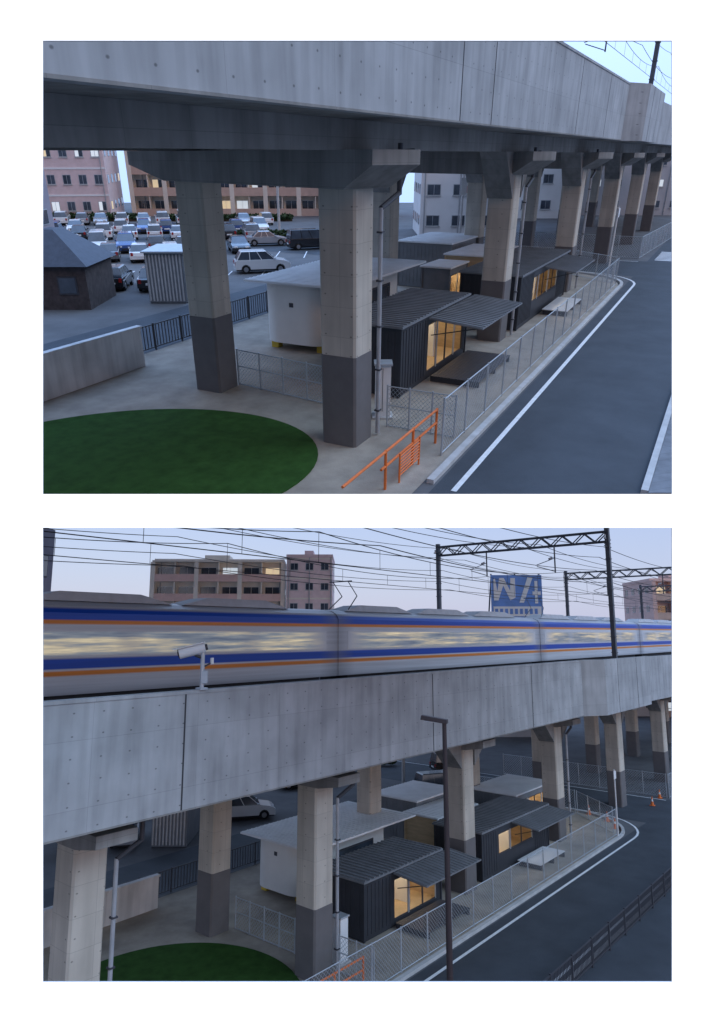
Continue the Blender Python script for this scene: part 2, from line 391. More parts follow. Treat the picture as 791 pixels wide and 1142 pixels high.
def viaduct(M,p):
    b=MB('railway_viaduct',M)
    fd,far,zs,zt,zc,zg,wd,s0,s1=p['fd'],p['far'],p['soffit'],p['top'],p['cap'],p['girder'],p['w'],p['s0'],p['s1']
    fl=p['flare']; out=p['out']
    b.box(s0,fl,fd,fd+.3,zs,zt,fascia_m)
    b.box(s0,fl-.01,fd-.035,fd+.33,zt+.001,zt+.1,fascia_m)
    pts=[(fl+.002,fd),(fl+1.6,fd-out),(fl+11,fd-out),(fl+11,fd-out+.3),(fl+1.75,fd-out+.3),(fl+.15,fd+.3),(fl+.002,fd+.3)]
    b.prism(pts,zs-.02,zt+.12,fascia_m)
    b.prism([(fl+11.002,fd-out),(fl+12.6,fd-.2),(s1,fd-.2-p['curve']),(s1,fd+.1-p['curve']),(fl+12.7,fd+.1),(fl+11.002,fd-out+.3)],zs,zt,fascia_m)
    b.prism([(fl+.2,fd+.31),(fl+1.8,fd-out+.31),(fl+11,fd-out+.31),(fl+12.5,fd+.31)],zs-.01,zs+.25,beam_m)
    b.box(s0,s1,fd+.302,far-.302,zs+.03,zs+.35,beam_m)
    b.box(s0,s1,far-.3,far,zs,zt-.05,fascia_m)
    b.box(s0,s1,fd+1.2,far-1.2,zs+.352,zs+.9,ballast_m)
    for s in p['joints']: b.box(s-.03,s+.03,fd-.006,fd-.001,zs+.01,zt,joint_m)
    for s in (fl+4,fl+8): b.box(s-.03,s+.03,fd-out-.006,fd-out-.001,zs,zt+.1,joint_m)
    b.box(s0,fl,fd-.02,fd-.001,zs-.001,zs+.05,beam_m)
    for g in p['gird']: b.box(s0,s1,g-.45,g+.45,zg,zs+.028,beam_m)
    for i,(B,A) in enumerate(p['cols']):
        yaw=math.atan2(A[1]-B[1],A[0]-B[0]); L=math.hypot(A[1]-B[1],A[0]-B[0])
        for c,hp in((B,p['paint']),(A,p['paint'])):
            b.fr(c[0],c[1],0,0); h=wd/2; ch=.07
            def oct(q): return [(-q+ch,-q),(q-ch,-q),(q,-q+ch),(q,q-ch),(q-ch,q),(-q+ch,q),(-q,q-ch),(-q,-q+ch)]
            b.prism(oct(h+.012),-.05,hp,paint_m); b.prism(oct(h),hp+.001,zc+.05,col_m)
        b.fr(B[0],B[1],0,yaw)
        hw=wd/2+p.get('capw',.12); e0,e1=p['capext']
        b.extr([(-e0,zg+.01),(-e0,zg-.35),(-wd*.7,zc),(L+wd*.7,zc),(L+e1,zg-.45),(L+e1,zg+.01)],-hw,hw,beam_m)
        if p['haunch'][i]:
            for c in(B,A):
                b.fr(c[0],c[1],0,0); q=wd/2
                for sg in(-1,1):
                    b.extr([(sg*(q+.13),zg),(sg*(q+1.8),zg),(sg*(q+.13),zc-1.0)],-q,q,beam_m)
    b.fr()
    return b.done(bevel=.02)

def drain_pipe(M,x,y,ztop,zb,gx,gy,gz):
    b=MB('drain_pipe',M)
    b.cyl((x,y,zb),(x,y,ztop),.07,pipe_m,10)
    for z in [zb+.8+i*1.4 for i in range(int((ztop-zb)/1.4))]: b.box(x-.1,x+.1,y-.09,y+.09,z,z+.05,dsteel_m)
    b.cyl((x,y,ztop-.02),(gx,gy,ztop+.35),.08,dpipe_m,10); b.cyl((gx,gy,ztop+.3),(gx,gy,gz),.08,dpipe_m,10)
    b.cyl((gx,gy,gz-.25),(gx+1.0,gy,gz-.2),.07,dpipe_m,10)
    return b.done()

def gantry(M,s,d0,d1,zb,zt,beam=.8):
    b=MB('catenary_gantry',M)
    for d in(d0,d1):
        b.box(s-.16,s+.16,d-.16,d+.16,zb,zt,gsteel_m)
        for i in range(int((zt-zb)/1.2)): b.box(s-.2,s+.2,d-.2,d+.2,zb+i*1.2,zb+i*1.2+.06,gsteel_m)
        for k in(.9,1.5): b.cyl((s-.7,d,zt-k),(s+.7,d,zt-k),.05,gsteel_m,6)
    z0,z1=zt-beam-.3,zt-.3
    for z in(z0,z1):
        for o in(-.25,.25): b.cyl((s+o,d0,z),(s+o,d1,z),.07,gsteel_m,6)
    n=int(abs(d1-d0)/.9)
    for i in range(n):
        y0=d0+(d1-d0)*i/n; y1=d0+(d1-d0)*(i+1)/n
        for o in(-.25,.25):
            b.cyl((s+o,y0,z0 if i%2 else z1),(s+o,y1,z1 if i%2 else z0),.05,gsteel_m,5)
        b.cyl((s-.25,y0,z1),(s+.25,y0,z1),.03,gsteel_m,5)
    for f in(.28,.68):
        y=d0+(d1-d0)*f
        b.cyl((s,y,z0),(s,y,z0-2.2),.06,gsteel_m,6); b.cyl((s,y,z0-2.1),(s,y+1.6,z0-1.6),.035,gsteel_m,6)
        b.cyl((s,y,z0-1.0),(s,y+1.7,z0-1.5),.03,gsteel_m,6)
        for k in range(4): b.cyl((s,y+.2+k*.09,z0-.95-k*.03),(s,y+.25+k*.09,z0-.96-k*.03),.1,wp_m,8)
    for d in(d0,d1):
        for k in range(3): b.cyl((s-.5+k*.5,d,zt-.9),(s-.5+k*.5,d,zt-.6),.06,wp_m,8)
    return b.done()

CI=C2.inverted()
def wires(M,lines,s0,s1,span,sag=.5,r=.022,name='overhead_wires',lower=False):
    # lower=True: the wires of the lower site end where its compartment ends (behind the board)
    b=MB(name,M)
    def ok(*ps):
        if not lower: return True
        for p in ps:
            q=CI @ Vector(p)
            if q.z>-6 or q.y/(-q.z)>-.008: return False
        return True
    for (d,z,dr) in lines:
        s=s0
        while s<s1:
            n=24
            for i in range(n):
                a,c=i/n,(i+1)/n
                fz=lambda t: z-sag*dr*4*t*(1-t)
                p,q=(s+span*a,d,fz(a)),(s+span*c,d,fz(c))
                if ok(p,q): b.cyl(p,q,r,wire_m,4)
                p2,q2=(s+span*a,d,z-sag*dr-.7),(s+span*c,d,z-sag*dr-.7)
                if dr>1.2:
                    if ok(p,p2) and i%4==0: b.cyl(p,p2,.012,wire_m,4)
                    if ok(p2,q2): b.cyl(p2,q2,r,wire_m,4)
            s+=span
    return b.done()

def ellipse(cx,cy,rx,ry,rot,n=72,q=1.0):
    return [(cx+rx*q*math.cos(t)*math.cos(rot)-ry*q*math.sin(t)*math.sin(rot),cy+rx*q*math.cos(t)*math.sin(rot)+ry*q*math.sin(t)*math.cos(rot)) for t in [2*math.pi*i/n for i in range(n)]]

def round_house(M,x0,x1,y0,y1,z0,z1,roof):
    b=MB('white_container_unit',M); r=min(1.0,(y1-y0)*.3); p=[]
    for cx,cy,a0 in((x0+r,y0+r,180),(x1,y0,None),(x1,y1,None),(x0+r,y1-r,90)):
        if a0 is None: p.append((cx,cy))
        else:
            for k in range(11): t=R(a0+9*k); p.append((cx+r*math.cos(t),cy+r*math.sin(t)))
    b.prism(p,z0,z1,wcont_m)
    b.box(x0+r+.3,x0+r+1.1,y0-.03,y0-.002,z0+.1,z1-.3,ply_m)
    b.box(x0+r+.4,x0+r+1.0,y0-.045,y0-.031,z0+.2,z1-.45,litw_m)
    b.box(x0+r+1.8,x1-1,y0-.03,y0-.002,z0+.7,z1-.8,dsteel_m); b.box(x0+r+1.9,x1-1.1,y0-.045,y0-.031,z0+.8,z1-.9,glass_m)
    b.box(x0-.015,x0-.001,(y0+y1)/2-.1,(y0+y1)/2+.12,z0+1.75,z0+1.95,dsteel_m)
    for x in(x0+.6,(x0+x1)/2,x1-.5):
        for y in(y0+.5,y1-.5): b.box(x-.2,x+.2,y-.2,y+.2,0,z0-.001,yellow_m if x<x0+1 else kerb_m)
    a,c,d,e=roof
    b.box(a,c,d,e,z1+.05,z1+.14,wroof_m); b.box(a+.4,c-.4,d+.4,e-.4,z1-.0,z1+.049,dsteel_m)
    x=a+.1
    while x<c-.1: b.box(x,x+.08,d+.02,e-.02,z1+.141,z1+.163,wroof_m); x+=.33
    return b.done()

# ================================================================== SITE 1 (upper view)
M=M1
g=MB('ground',M).fr(0,0,0,YA1)
g.sheet([(-22,17.1),(16,17.1),(75,120),(75,150),(-85,150),(-85,100)],0,asph2_m); g.done()
def clipY(pts,ymin=17.15,al=A1):
    fy=lambda p: p[0]*math.cos(al)+p[1]*math.sin(al)
    out=[]
    for i in range(len(pts)):
        a,b=pts[i],pts[(i+1)%len(pts)]; fa,fb=fy(a)-ymin,fy(b)-ymin
        if fa>=0: out.append(a)
        if fa*fb<0:
            t=fa/(fa-fb); out.append((a[0]+(b[0]-a[0])*t,a[1]+(b[1]-a[1])*t))
    return out
def curve_edge(s_end,d,r,n=10):
    return [(s_end-r+r*math.sin(t),d+r-r*math.cos(t)) for t in [math.pi/2*i/n for i in range(n+1)]]
b=MB('road',M); b.sheet(clipY([(5,.7),(140,.7),(140,6.1),(5,6.1)]),.010,asph_m)
b.sheet([(60.5,6.1),(70,6.1),(70,60),(60.5,60)],.010,asph_m)
b.sheet(clipY([(5,24.2),(60.4,24.2),(60.4,30),(5,30)]),.010,asph_m)
b.done()
def band(pts,w):
    L=[];Rr=[]
    for i,p in enumerate(pts):
        a=Vector(pts[max(0,i-1)]);c=Vector(pts[min(len(pts)-1,i+1)]); t=(c-a).normalized(); n=Vector((-t.y,t.x))*w/2
        L.append(tuple(Vector(p)+n)); Rr.append(tuple(Vector(p)-n))
    return L,Rr
def band_sheet(b,pts,w,z,m):
    L,Rr=band(pts,w)
    for i in range(len(pts)-1): b.sheet([L[i],L[i+1],Rr[i+1],Rr[i]],z,m)
b=MB('road_marking',M)
line=[(17.0,5.5),(30,5.5),(45,5.5)]+curve_edge(61.2,5.5,5)+[(61.2,30)]
band_sheet(b,line,.17,.018,white_line)
for k in range(8): b.box(71.2+k*.9,71.65+k*.9,1.2,5.6,.012,.02,white_line)
band_sheet(b,[(69.5,6.8),(69.5,50)],.14,.018,white_line)
b.done()
b=MB('gravel_ground',M)
site=[(5,6.5)]+[(45,6.5)]+curve_edge(60.1,6.5,5)+[(60.1,24),(5,24)]
b.sheet(clipY(site),.022,sand_m); b.done()
b=MB('kerb',M)
ke=[(17.2,6.3),(45,6.3)]+curve_edge(60.3,6.3,5)+[(60.3,23.9)]
L_,R_=band(ke,.22)
for i in range(len(ke)-1):
    q=[L_[i],L_[i+1],R_[i+1],R_[i]]; b.prism(q,0,.14,kerb_m)
b.box(19.3,120,.5,.7,0,.14,kerb_m); b.done()
b=MB('pavement',M); b.prism(clipY([(10,-3.5),(120,-3.5),(120,.49),(10,.49)],17.3),0.0,.135,pave_m); b.done()
b=MB('lawn',M).fr(0,0,0,YA1)
pts=ellipse(-7.4,19.6,6.3,5.0,R(14)); pts=[(x,max(y,17.25)) for x,y in pts]
b.prism(pts,.023,.06,turf_m); b.done()
B1=(19.2,10.1);A1c=(21.9,17.6)
cols=[((B1[0]+16.1*i,B1[1]-.1*i),(A1c[0]+16.1*i,A1c[1]-.1*i)) for i in range(6)]
viaduct(M,dict(fd=7.6,far=22.5,soffit=9.4,top=12.5,cap=7.75,girder=8.7,w=1.22,s0=2,s1=120,flare=53,out=1.1,curve=1.5,
  joints=[21.5,24.5,38,46],gird=[10.1,17.7],cols=cols,paint=3.0,capext=(2.0,3.4),haunch=[0,1,1,1,1,1],capw=.3))
drain_pipe(M,20.0,9.35,7.2,.1,21.2,9.3,8.9)
drain_pipe(M,36.2,9.2,7.2,.1,37.2,9.2,8.9)
drain_pipe(M,52.3,9.0,7.2,.1,53.3,9.0,8.9)
container('dark_container_unit',M,24.0,31.8,10.3,13.1,.05,2.7,dcont_m,droof_m,win=(26.9,31.4))
awning('entrance_awning',M,26.6,32.6,7.9,10.2,2.42,2.62,droof_m)
deck('timber_deck',M,26.6,31.4,7.9,10.1,.3,dsteel_m)
round_house(M,28.2,36.5,16.0,19.6,.4,3.2,(27.7,37.5,14.7,20.1))
container('dark_container_unit',M,37.5,49.5,9.3,12.6,.05,2.8,dcont_m,droof_m,win=(40.5,46.8),sill=1.0)
awning('entrance_awning',M,42.5,48.6,7.4,9.2,2.5,2.7,droof_m)
deck('timber_deck',M,42.5,47.0,7.6,9.1,.35,wroof_m)
container('grey_container_unit',M,48,54.5,17,21,.05,3.0,gcont_m,wroof_m)
container('lit_container_unit',M,45,51,13.2,16.3,.05,2.7,ply_m,wroof_m,win=(45.3,50.6),sill=.2,ribs=False)
container('lit_container_unit',M,41.2,44.4,14.6,16.4,.05,2.4,gcont_m,wroof_m,win=(41.5,44.1),sill=.2,ribs=False)
b=MB('electrical_cabinet',M).fr(0,0,0,YA1); b.box(.75,1.3,23.7,24.2,.1,2.0,wp_m); b.box(.7,1.35,23.6,24.25,2.0,2.07,steel_m); b.box(.65,1.4,23.6,24.3,.022,.1,kerb_m); b.box(1.0,1.02,23.69,23.7,.3,1.9,dsteel_m); b.done(.02)
strip_fence('chain_link_fence',M,(19.3,6.75),(55.5,6.75),1.9,steel_m,pitch=.16,post=2.4,w=.014)
strip_fence('chain_link_fence',M,(56.0,7.0),(59.6,11.5),1.9,steel_m,pitch=.2,w=.02)
strip_fence('chain_link_fence',M,(59.7,11.7),(59.7,23.5),1.9,steel_m,pitch=.2,w=.02)
strip_fence('chain_link_fence',M,(22.6,17.0),(21.8,11.0),1.5,steel_m,pitch=.16,w=.014,post=1.5,rails=(.05,.55,1))
strip_fence('chain_link_fence',M,(20.9,9.4),(20.9,6.9),1.5,steel_m,pitch=.16,w=.014,post=1.2,rails=(.05,.55,1))
strip_fence('chain_link_fence',M,(71.5,7.0),(100,5.4),1.9,steel_m,pitch=.22,w=.024,z0=0)
strip_fence('chain_link_fence',M,(71.5,7.1),(71.5,24),1.9,steel_m,pitch=.22,w=.024)
b=MB('orange_barrier',M)
for z in(1.2,.75): b.cyl((15.9,7.3,z),(20.2,7.3,z),.04,orange_m,8)
b.cyl((13.6,7.3,1.2),(15.9,7.3,1.2),.04,orange_m,8)
for s in(16.2,18.2,20.2): b.cyl((s,7.3,0),(s,7.3,1.24),.045,orange_m,8)
for z in [.2+.1*i for i in range(7)]: b.cyl((16.8,7.12,z+.05),(18.3,7.12,z+.05),.022,orange_m,6)
for s in(16.8,18.3): b.cyl((s,7.12,.02),(s,7.12,.95),.03,orange_m,6)
b.done()
rail_fence('steel_railing',M,(17.5,24.1),(60,24.1),1.25,dsteel_m,step=.22,t=.05,z0=.02)
b=MB('site_wall',M)
b.box(15.5,23.0,22.5,22.7,.02,1.75,wall_m)
b.box(15.4,23.05,22.45,22.75,1.75,1.83,wall_m); b.done(.01)
b=MB('parking_marking',M).fr(0,0,0,YA1)
for row in(57,70,88):
    for i in range(18): b.box(-48+i*2.7,-47.9+i*2.7,row-2.4,row+2.4,.006,.012,white_line)
b.done()
kinds=['hatch','sedan','suv','van','hatch']; colr=['white','white','silver','black','grey','blue','white','silver','white']
for row,x0,n in((57,-24.2,3),(66,-28,6),(72.5,-31,8),(84,-37,10),(91,-40,11),(102,-46,13)):
    rr=R(106)
    for i in range(n):
        if random.random()<.1: continue
        car(M,YA1,x0+i*2.8+random.uniform(-.15,.15),row+random.uniform(-.3,.3),rr if random.random()<.75 else rr+math.pi,random.choice(kinds),random.choice(colr))
car(M,YA1,-9.3,77.5,R(12),'sedan','silver'); car(M,YA1,-4.6,74.5,R(20),'van','black'); car(M,YA1,-7.6,59,R(14),'suv','white')
car(M,YA1,-17.2,51.5,R(95),'hatch','black'); car(M,YA1,-14.6,51.5,R(100),'sedan','black')
b=MB('hedge',M).fr(0,0,0,YA1)
for cx,cy,rx,h in((-12,84,5,.5),(-40,107,9,.6),(-18,107,9,.5)):
    b.box(cx-rx,cx+rx,cy-.15,cy+.15,0,.3,bark_m)
    n=int(rx*2/.8)
    for i in range(n+1): leaves(b,(cx-rx+i*.8,cy+random.uniform(-.1,.1),.55*h+.3),.62,.55,h*random.uniform(.7,1),120,leaf_m,.13)
b.done()
b=MB('storage_shed',M).fr(0,0,0,YA1)
b.box(-13.3,-10.9,45.6,49.5,.05,3.1,gcont_m)
for i in range(11): b.box(-13.25+i*.215,-13.15+i*.215,45.56,45.6,.15,3.0,kerb_m)
for i in range(16): b.box(-10.9,-10.86,45.8+i*.23,45.9+i*.23,.15,3.0,kerb_m)
b.box(-13.45,-10.75,45.4,49.6,3.1,3.2,steel_m); b.done()
brick_m=mat('dark_brick',(.08,.065,.065),.9,.3,3); slate_m=mat('slate_roof',(.05,.06,.085),.6,.2,3)
b=MB('gabled_house',M).fr(0,0,0,YA1)
b.box(-21.5,-16.4,43.5,48.5,0,2.6,brick_m)
b.hexa([(-21.9,43.1,2.6),(-16.1,43.1,2.6),(-16.1,48.9,2.6),(-21.9,48.9,2.6)],[(-19.4,45.2,4.5),(-18.6,45.2,4.5),(-18.6,46.8,4.5),(-19.4,46.8,4.5)],slate_m)
b.box(-18.2,-17.0,43.46,43.5,.9,2.0,dsteel_m); b.box(-18.1,-17.1,43.44,43.459,1.0,1.9,glass_m)
b.done()
mauve_m=mat('mauve_render',(.30,.28,.33),.9,.08,.6); pink_m=mat('pink_tile',(.72,.57,.57),.85,.08,1.5)
beige_m=mat('beige_render',(.76,.69,.60),.9,.08,.6); terr_m=mat('brown_balcony_panel',(.56,.40,.33),.85,.1,1)
rose_m=mat('rose_balcony_panel',(.66,.45,.40),.85,.1,1)
offw_m=mat('off_white_render',(.82,.82,.82),.9,.05,.5); greyb_m=mat('grey_render',(.52,.54,.58),.9,.08,.5)
building('apartment_building',M,YA1,-34,-22.0,51,54,12,4,4,mauve_m,lit=.05,sidebays=1)
building('office_building',M,YA1,-54,-36.5,108,120,14,4,8,pink_m,lit=.2,band=offw_m,rot=R(8))
building('apartment_building',M,YA1,-34.5,-3.5,118,130,15,5,12,beige_m,balcony=terr_m,lit=.12)
building('white_building',M,YA1,7.6,16.5,86,96,13,4,3,offw_m,lit=.05)
building('white_building',M,YA1,18.5,33,112,122,14,4,5,offw_m,lit=.1)
building('office_building',M,YA1,-2.5,6.6,112,122,12,4,4,pink_m,lit=.1,band=offw_m)
building('office_building',M,YA1,36,62,118,128,12,4,8,greyb_m,lit=.1)
def pole(M,yawf,X,Y,h,name='utility_pole'):
    b=MB(name,M).fr(0,0,0,yawf); b.cyl((X,Y,0),(X,Y,h),.16,kerb_m,10,.11)
    for z in(h-.8,h-1.6): b.box(X-1,X+1,Y-.05,Y+.05,z,z+.09,steel_m)
    for k in(-.8,-.3,.3,.8): b.cyl((X+k,Y,h-.71),(X+k,Y,h-.45),.05,wp_m,6)
    b.cyl((X+.35,Y,h-3),(X+.35,Y,h-2.2),.25,steel_m,10); b.done()
for X,Y in((-9.0,88),(11.5,80),(-4,96)): pole(M,YA1,X,Y,10)
def sign(M,yawf,X,Y,h,kind):
    b=MB('no_entry_sign' if kind=='no' else 'traffic_sign',M).fr(0,0,0,yawf); b.cyl((X,Y,0),(X,Y,h),.035,wp_m,8)
    b.cyl((X,Y-.05,h-.3),(X,Y-.08,h-.3),.32,red_m if kind=='no' else blue_m,20)
    b.box(X-.22,X+.22,Y-.1,Y-.081,h-.35,h-.25,wp_m); b.done()
sign(M,YA1,29.8,63,5.2,'no')
b=MB('sign_pole',M); b.cyl((57.2,7.6,0),(57.2,7.6,5.2),.06,wp_m,8); b.box(56.9,57.5,7.5,7.55,4.5,5.1,wp_m); b.done()
b=MB('basketball_hoop',M).fr(0,0,0,YA1); b.cyl((9.6,62,0),(9.6,62,6.2),.08,dsteel_m,8); b.box(8.7,10.5,61.6,61.65,5.6,6.9,wp_m)
b.box(9.2,10.0,61.57,61.6,5.8,6.3,red_m); b.cyl((9.6,61.3,5.7),(9.6,61.3,5.74),.3,red_m,14); b.done()
gantry(M,66,7.9,21.5,12.5,19)
wires(M,[(11,17.3,1.5),(17.5,17.3,1.5),(9,16.0,1),(10,18.5,1),(19.5,18.4,1)],36,126,30,r=.02)

# ================================================================== SITE 2 (lower view)
M=M2
g=MB('ground',M); g.sheet([(-300,-300),(900,-300),(900,900),(-300,900)],0,asph2_m); g.done()
b=MB('road',M); b.sheet([(-50,12.8),(300,12.8),(300,17.7),(-50,17.7)],.010,asph_m)
b.sheet([(54.5,17.7),(63,17.7),(63,120),(54.5,120)],.010,asph_m)
b.sheet([(-50,33),(54.4,33),(54.4,38.5),(-50,38.5)],.010,asph_m); b.done()
b=MB('road_marking',M)
line=[(0,17.1),(25,17.1),(42,17.1)]+curve_edge(55,17.1,5)+[(55,33)]
band_sheet(b,line,.15,.018,white_line); band_sheet(b,[(0,13.15),(150,13.15)],.12,.018,white_line)
for k_ in range(8): b.box(64+k_*.9,64.45+k_*.9,13.2,17.2,.012,.02,white_line)
band_sheet(b,[(62.6,18.6),(62.6,60)],.14,.018,white_line); b.done()
b=MB('gravel_ground',M); b.sheet([(0,18.1),(41.8,18.1)]+curve_edge(54.2,18.1,5)+[(54.2,32.7),(0,32.7)],.022,sand_m); b.done()
b=MB('kerb',M); ke=[(0,17.9),(42,17.9)]+curve_edge(54.4,17.9,5)+[(54.4,32.6)]
L_,R_=band(ke,.2)
for i in range(len(ke)-1): b.prism([L_[i],L_[i+1],R_[i+1],R_[i]],0,.14,kerb_m)
b.box(0,150,12.55,12.75,0,.14,kerb_m); b.done()
b=MB('pavement',M); b.box(-20,150,4,12.54,0,.135,asph_m); b.done()
rail_fence('steel_railing',M,(10,12.3),(80,12.3),1.1,dsteel_m,step=.13,z0=.13,t=.04)
b=MB('lawn',M).fr(0,0,0,YA2); b.prism(ellipse(-6.9,28.3,5.0,5.1,0),.023,.06,turf_m); b.done()
cols=[((11.9,20.9),(11.9,27.4)),((22.4,20.9),(22.4,27.4))]+[((34.4+12*i,21.1),(34.4+12*i,27.6)) for i in range(6)]
viaduct(M,dict(fd=18.3,far=34.9,soffit=8.3,top=11.8,cap=7.4,girder=7.95,w=1.12,s0=2,s1=140,flare=45.5,out=1.0,curve=3,
  joints=[13.6,27.6,38],gird=[20.9,27.4,33.0],cols=cols,paint=2.7,capext=(1.9,3.0),haunch=[0,0,1,1,1,1,1,1]))
drain_pipe(M,23.1,20.25,6.8,.1,24.2,20.3,8.0); drain_pipe(M,12.7,20.25,6.8,.1,13.6,20.3,8.0); drain_pipe(M,47.1,20.3,6.8,.1,48.0,20.3,8.0)
container('dark_container_unit',M,25.9,32.2,21.1,24.1,.05,2.45,dcont_m,droof_m,win=(28.2,31.8))
awning('entrance_awning',M,28.0,33.0,19.1,21.0,2.2,2.4,droof_m)
deck('timber_deck',M,28.0,31.8,19.1,21.0,.3,dsteel_m)
round_house(M,27.0,34.0,26.2,29.8,.35,2.85,(26.5,35.6,25.0,30.3))
container('dark_container_unit',M,36,44.6,20.8,23.9,.05,2.5,dcont_m,droof_m,win=(38.0,42.4),sill=.95)
awning('entrance_awning',M,39.5,44.8,19.0,20.7,2.25,2.45,droof_m)
deck('timber_deck',M,39.8,43.3,19.1,20.6,.35,wroof_m)
container('grey_container_unit',M,39,44,27.3,31,.05,2.7,gcont_m,wroof_m)
container('lit_container_unit',M,37.3,42,24.6,27,.05,2.4,ply_m,wroof_m,win=(37.6,41.6),sill=.2,ribs=False)
container('white_roof_unit',M,45.5,51.5,23.5,27.2,.05,2.5,gcont_m,wroof_m,win=(46.2,50.8))
b=MB('electrical_cabinet',M); b.box(23.6,24.1,20.5,21.0,.1,1.8,wp_m); b.box(23.55,24.15,20.45,21.05,1.8,1.87,steel_m); b.box(23.5,24.2,20.4,21.1,.022,.1,kerb_m); b.done(.02)
strip_fence('chain_link_fence',M,(19,18.25),(50,18.25),1.7,steel_m,pitch=.18,w=.014)
strip_fence('chain_link_fence',M,(50.3,18.6),(53.6,22.5),1.7,steel_m,pitch=.2,w=.02)
strip_fence('chain_link_fence',M,(53.7,22.7),(53.7,32.5),1.7,steel_m,pitch=.2,w=.02)
strip_fence('chain_link_fence',M,(23.2,26.7),(23.2,21.8),1.4,steel_m,pitch=.18,w=.014,post=1.2,rails=(.05,.55,1))
strip_fence('chain_link_fence',M,(23.2,20.2),(23.2,18.4),1.4,steel_m,pitch=.18,w=.014,post=1.0,rails=(.05,.55,1))
strip_fence('chain_link_fence',M,(63.6,18.6),(95,18.2),1.9,steel_m,pitch=.22,w=.024)
strip_fence('chain_link_fence',M,(63.6,18.8),(63.6,34),1.9,steel_m,pitch=.22,w=.024)
b=MB('orange_barrier',M)
for z in(1.1,.65): b.cyl((19.5,18.7,z),(22.9,18.7,z),.04,orange_m,8)
for s in(19.5,21.2,22.9): b.cyl((s,18.7,0),(s,18.7,1.14),.045,orange_m,8)
b.done()
rail_fence('steel_railing',M,(12,32.9),(53,32.9),1.2,dsteel_m,step=.2,t=.05,z0=.02)
b=MB('site_wall',M); b.box(10,22.3,31.6,31.8,.02,1.5,wall_m); b.box(9.95,22.35,31.55,31.85,1.5,1.6,wall_m); b.done(.01)
for i,(s,d) in enumerate([(51.5,18.9),(53,20),(54.1,21.8),(60,18.9),(63,19.2),(66,18.0)]):
    b=MB('traffic_cone',M); b.box(s-.18,s+.18,d-.18,d+.18,.02,.06,orange_m); b.cyl((s,d,.06),(s,d,.35),.13,orange_m,12,.085); b.cyl((s,d,.35),(s,d,.5),.085,wp_m,12,.06); b.cyl((s,d,.5),(s,d,.72),.06,orange_m,12,.025); b.done()
car(M,YA2,-8.3,54.5,R(14),'suv','white'); car(M,YA2,-4.8,65,R(20),'sedan','black'); car(M,YA2,-13,59,R(90),'hatch','silver')
car(M,YA2,7.5,62,R(20),'van','grey'); car(M,YA2,-17,56,R(80),'sedan','white'); car(M,YA2,-11.5,70,R(10),'hatch','white'); car(M,YA2,10,72,R(15),'van','black')
car(M,YA2,-18,47.5,R(100),'hatch','black'); car(M,YA2,-15.3,48.5,R(105),'hatch','silver'); car(M,YA2,-15.7,59,R(90),'suv','white')
b=MB('storage_shed',M).fr(0,0,0,YA2); b.box(-13.2,-10.9,47.3,52,.05,2.9,gcont_m); b.box(-13.35,-10.75,47.1,52.1,2.9,3.0,steel_m)
for i in range(10): b.box(-13.15+i*.225,-13.05+i*.225,47.26,47.3,.15,2.8,kerb_m)
b.done()
b=MB('hedge',M).fr(0,0,0,YA2)
for i in range(26): leaves(b,(-16+i*.8,75,.6),.6,.5,.5,90,leaf_m,.13)
b.done()
building('white_building',M,YA2,6,22,96,104,10.5,3,5,offw_m,lit=.1)
building('apartment_building',M,YA2,-30,2,92,100,11,3,10,beige_m,lit=.1,balcony=terr_m)
building('office_building',M,YA2,40,75,118,128,11,3,9,greyb_m,lit=.1)
building('apartment_building',M,YA2,-33,-12,112,124,25.2,8,6,beige_m,balcony=rose_m,lit=.06,rot=R(3))
building('apartment_building',M,YA2,-11,-3.6,110.5,122,25.8,8,3,pink_m,lit=.03,band=beige_m)
b=MB('office_building',M).fr(0,0,0,YA2)
b.box(-30,-20.4,43,46,0,20.6,mauve_m)
for z in(2,5,8,11,14.3,17.3):
    b.box(-20.4,-20.37,43.6,45.2,z,z+1.5,dsteel_m); b.box(-20.37,-20.355,43.7,45.1,z+.1,z+1.4,glass_m)
    b.box(-22.6,-21.2,42.97,43,z,z+1.5,dsteel_m); b.box(-22.5,-21.3,42.955,42.969,z+.1,z+1.4,glass_m)
b.done()
building('apartment_building',M,YA2,51,66,118,130,22.5,7,5,rose_m,lit=.06,band=offw_m,balcony=terr_m)
b=MB('rooftop_billboard',M).fr(0,0,0,YA2)
b.box(17,27,95,103,0,14.8,greyb_m)
for X in(18.5,21.7,25): b.cyl((X,95.5,14.8),(X,92.6,21.0),.1,gsteel_m,6); b.cyl((X,92.5,14.8),(X,92.5,21.6),.1,gsteel_m,6)
b.box(18.4,25.2,92,92.3,15.6,21.4,blue_m)
b.extr([(18.7,18.0),(19.3,18.0),(20.0,20.0),(20.9,18.0),(21.6,18.4),(21.6,21.0),(21.0,21.0),(20.9,19.3),(20.1,21.0),(19.5,21.0),(19.2,19.2),(18.9,21.0),(18.7,20.8)],91.96,91.999,wp_m)
b.extr([(22.1,17.7),(22.7,17.7),(24.0,21.1),(23.3,21.1)],91.96,91.999,wp_m); b.box(23.9,25.0,91.96,91.999,18.7,19.2,wp_m); b.box(24.2,24.6,91.95,91.959,17.6,20.6,wp_m)
b.box(18.6,25.0,91.96,91.999,15.9,17.2,wp_m)
for i in range(9): b.box(18.8+i*.66,19.2+i*.66,91.94,91.959,16.2,16.9,blue_m)
b.done()
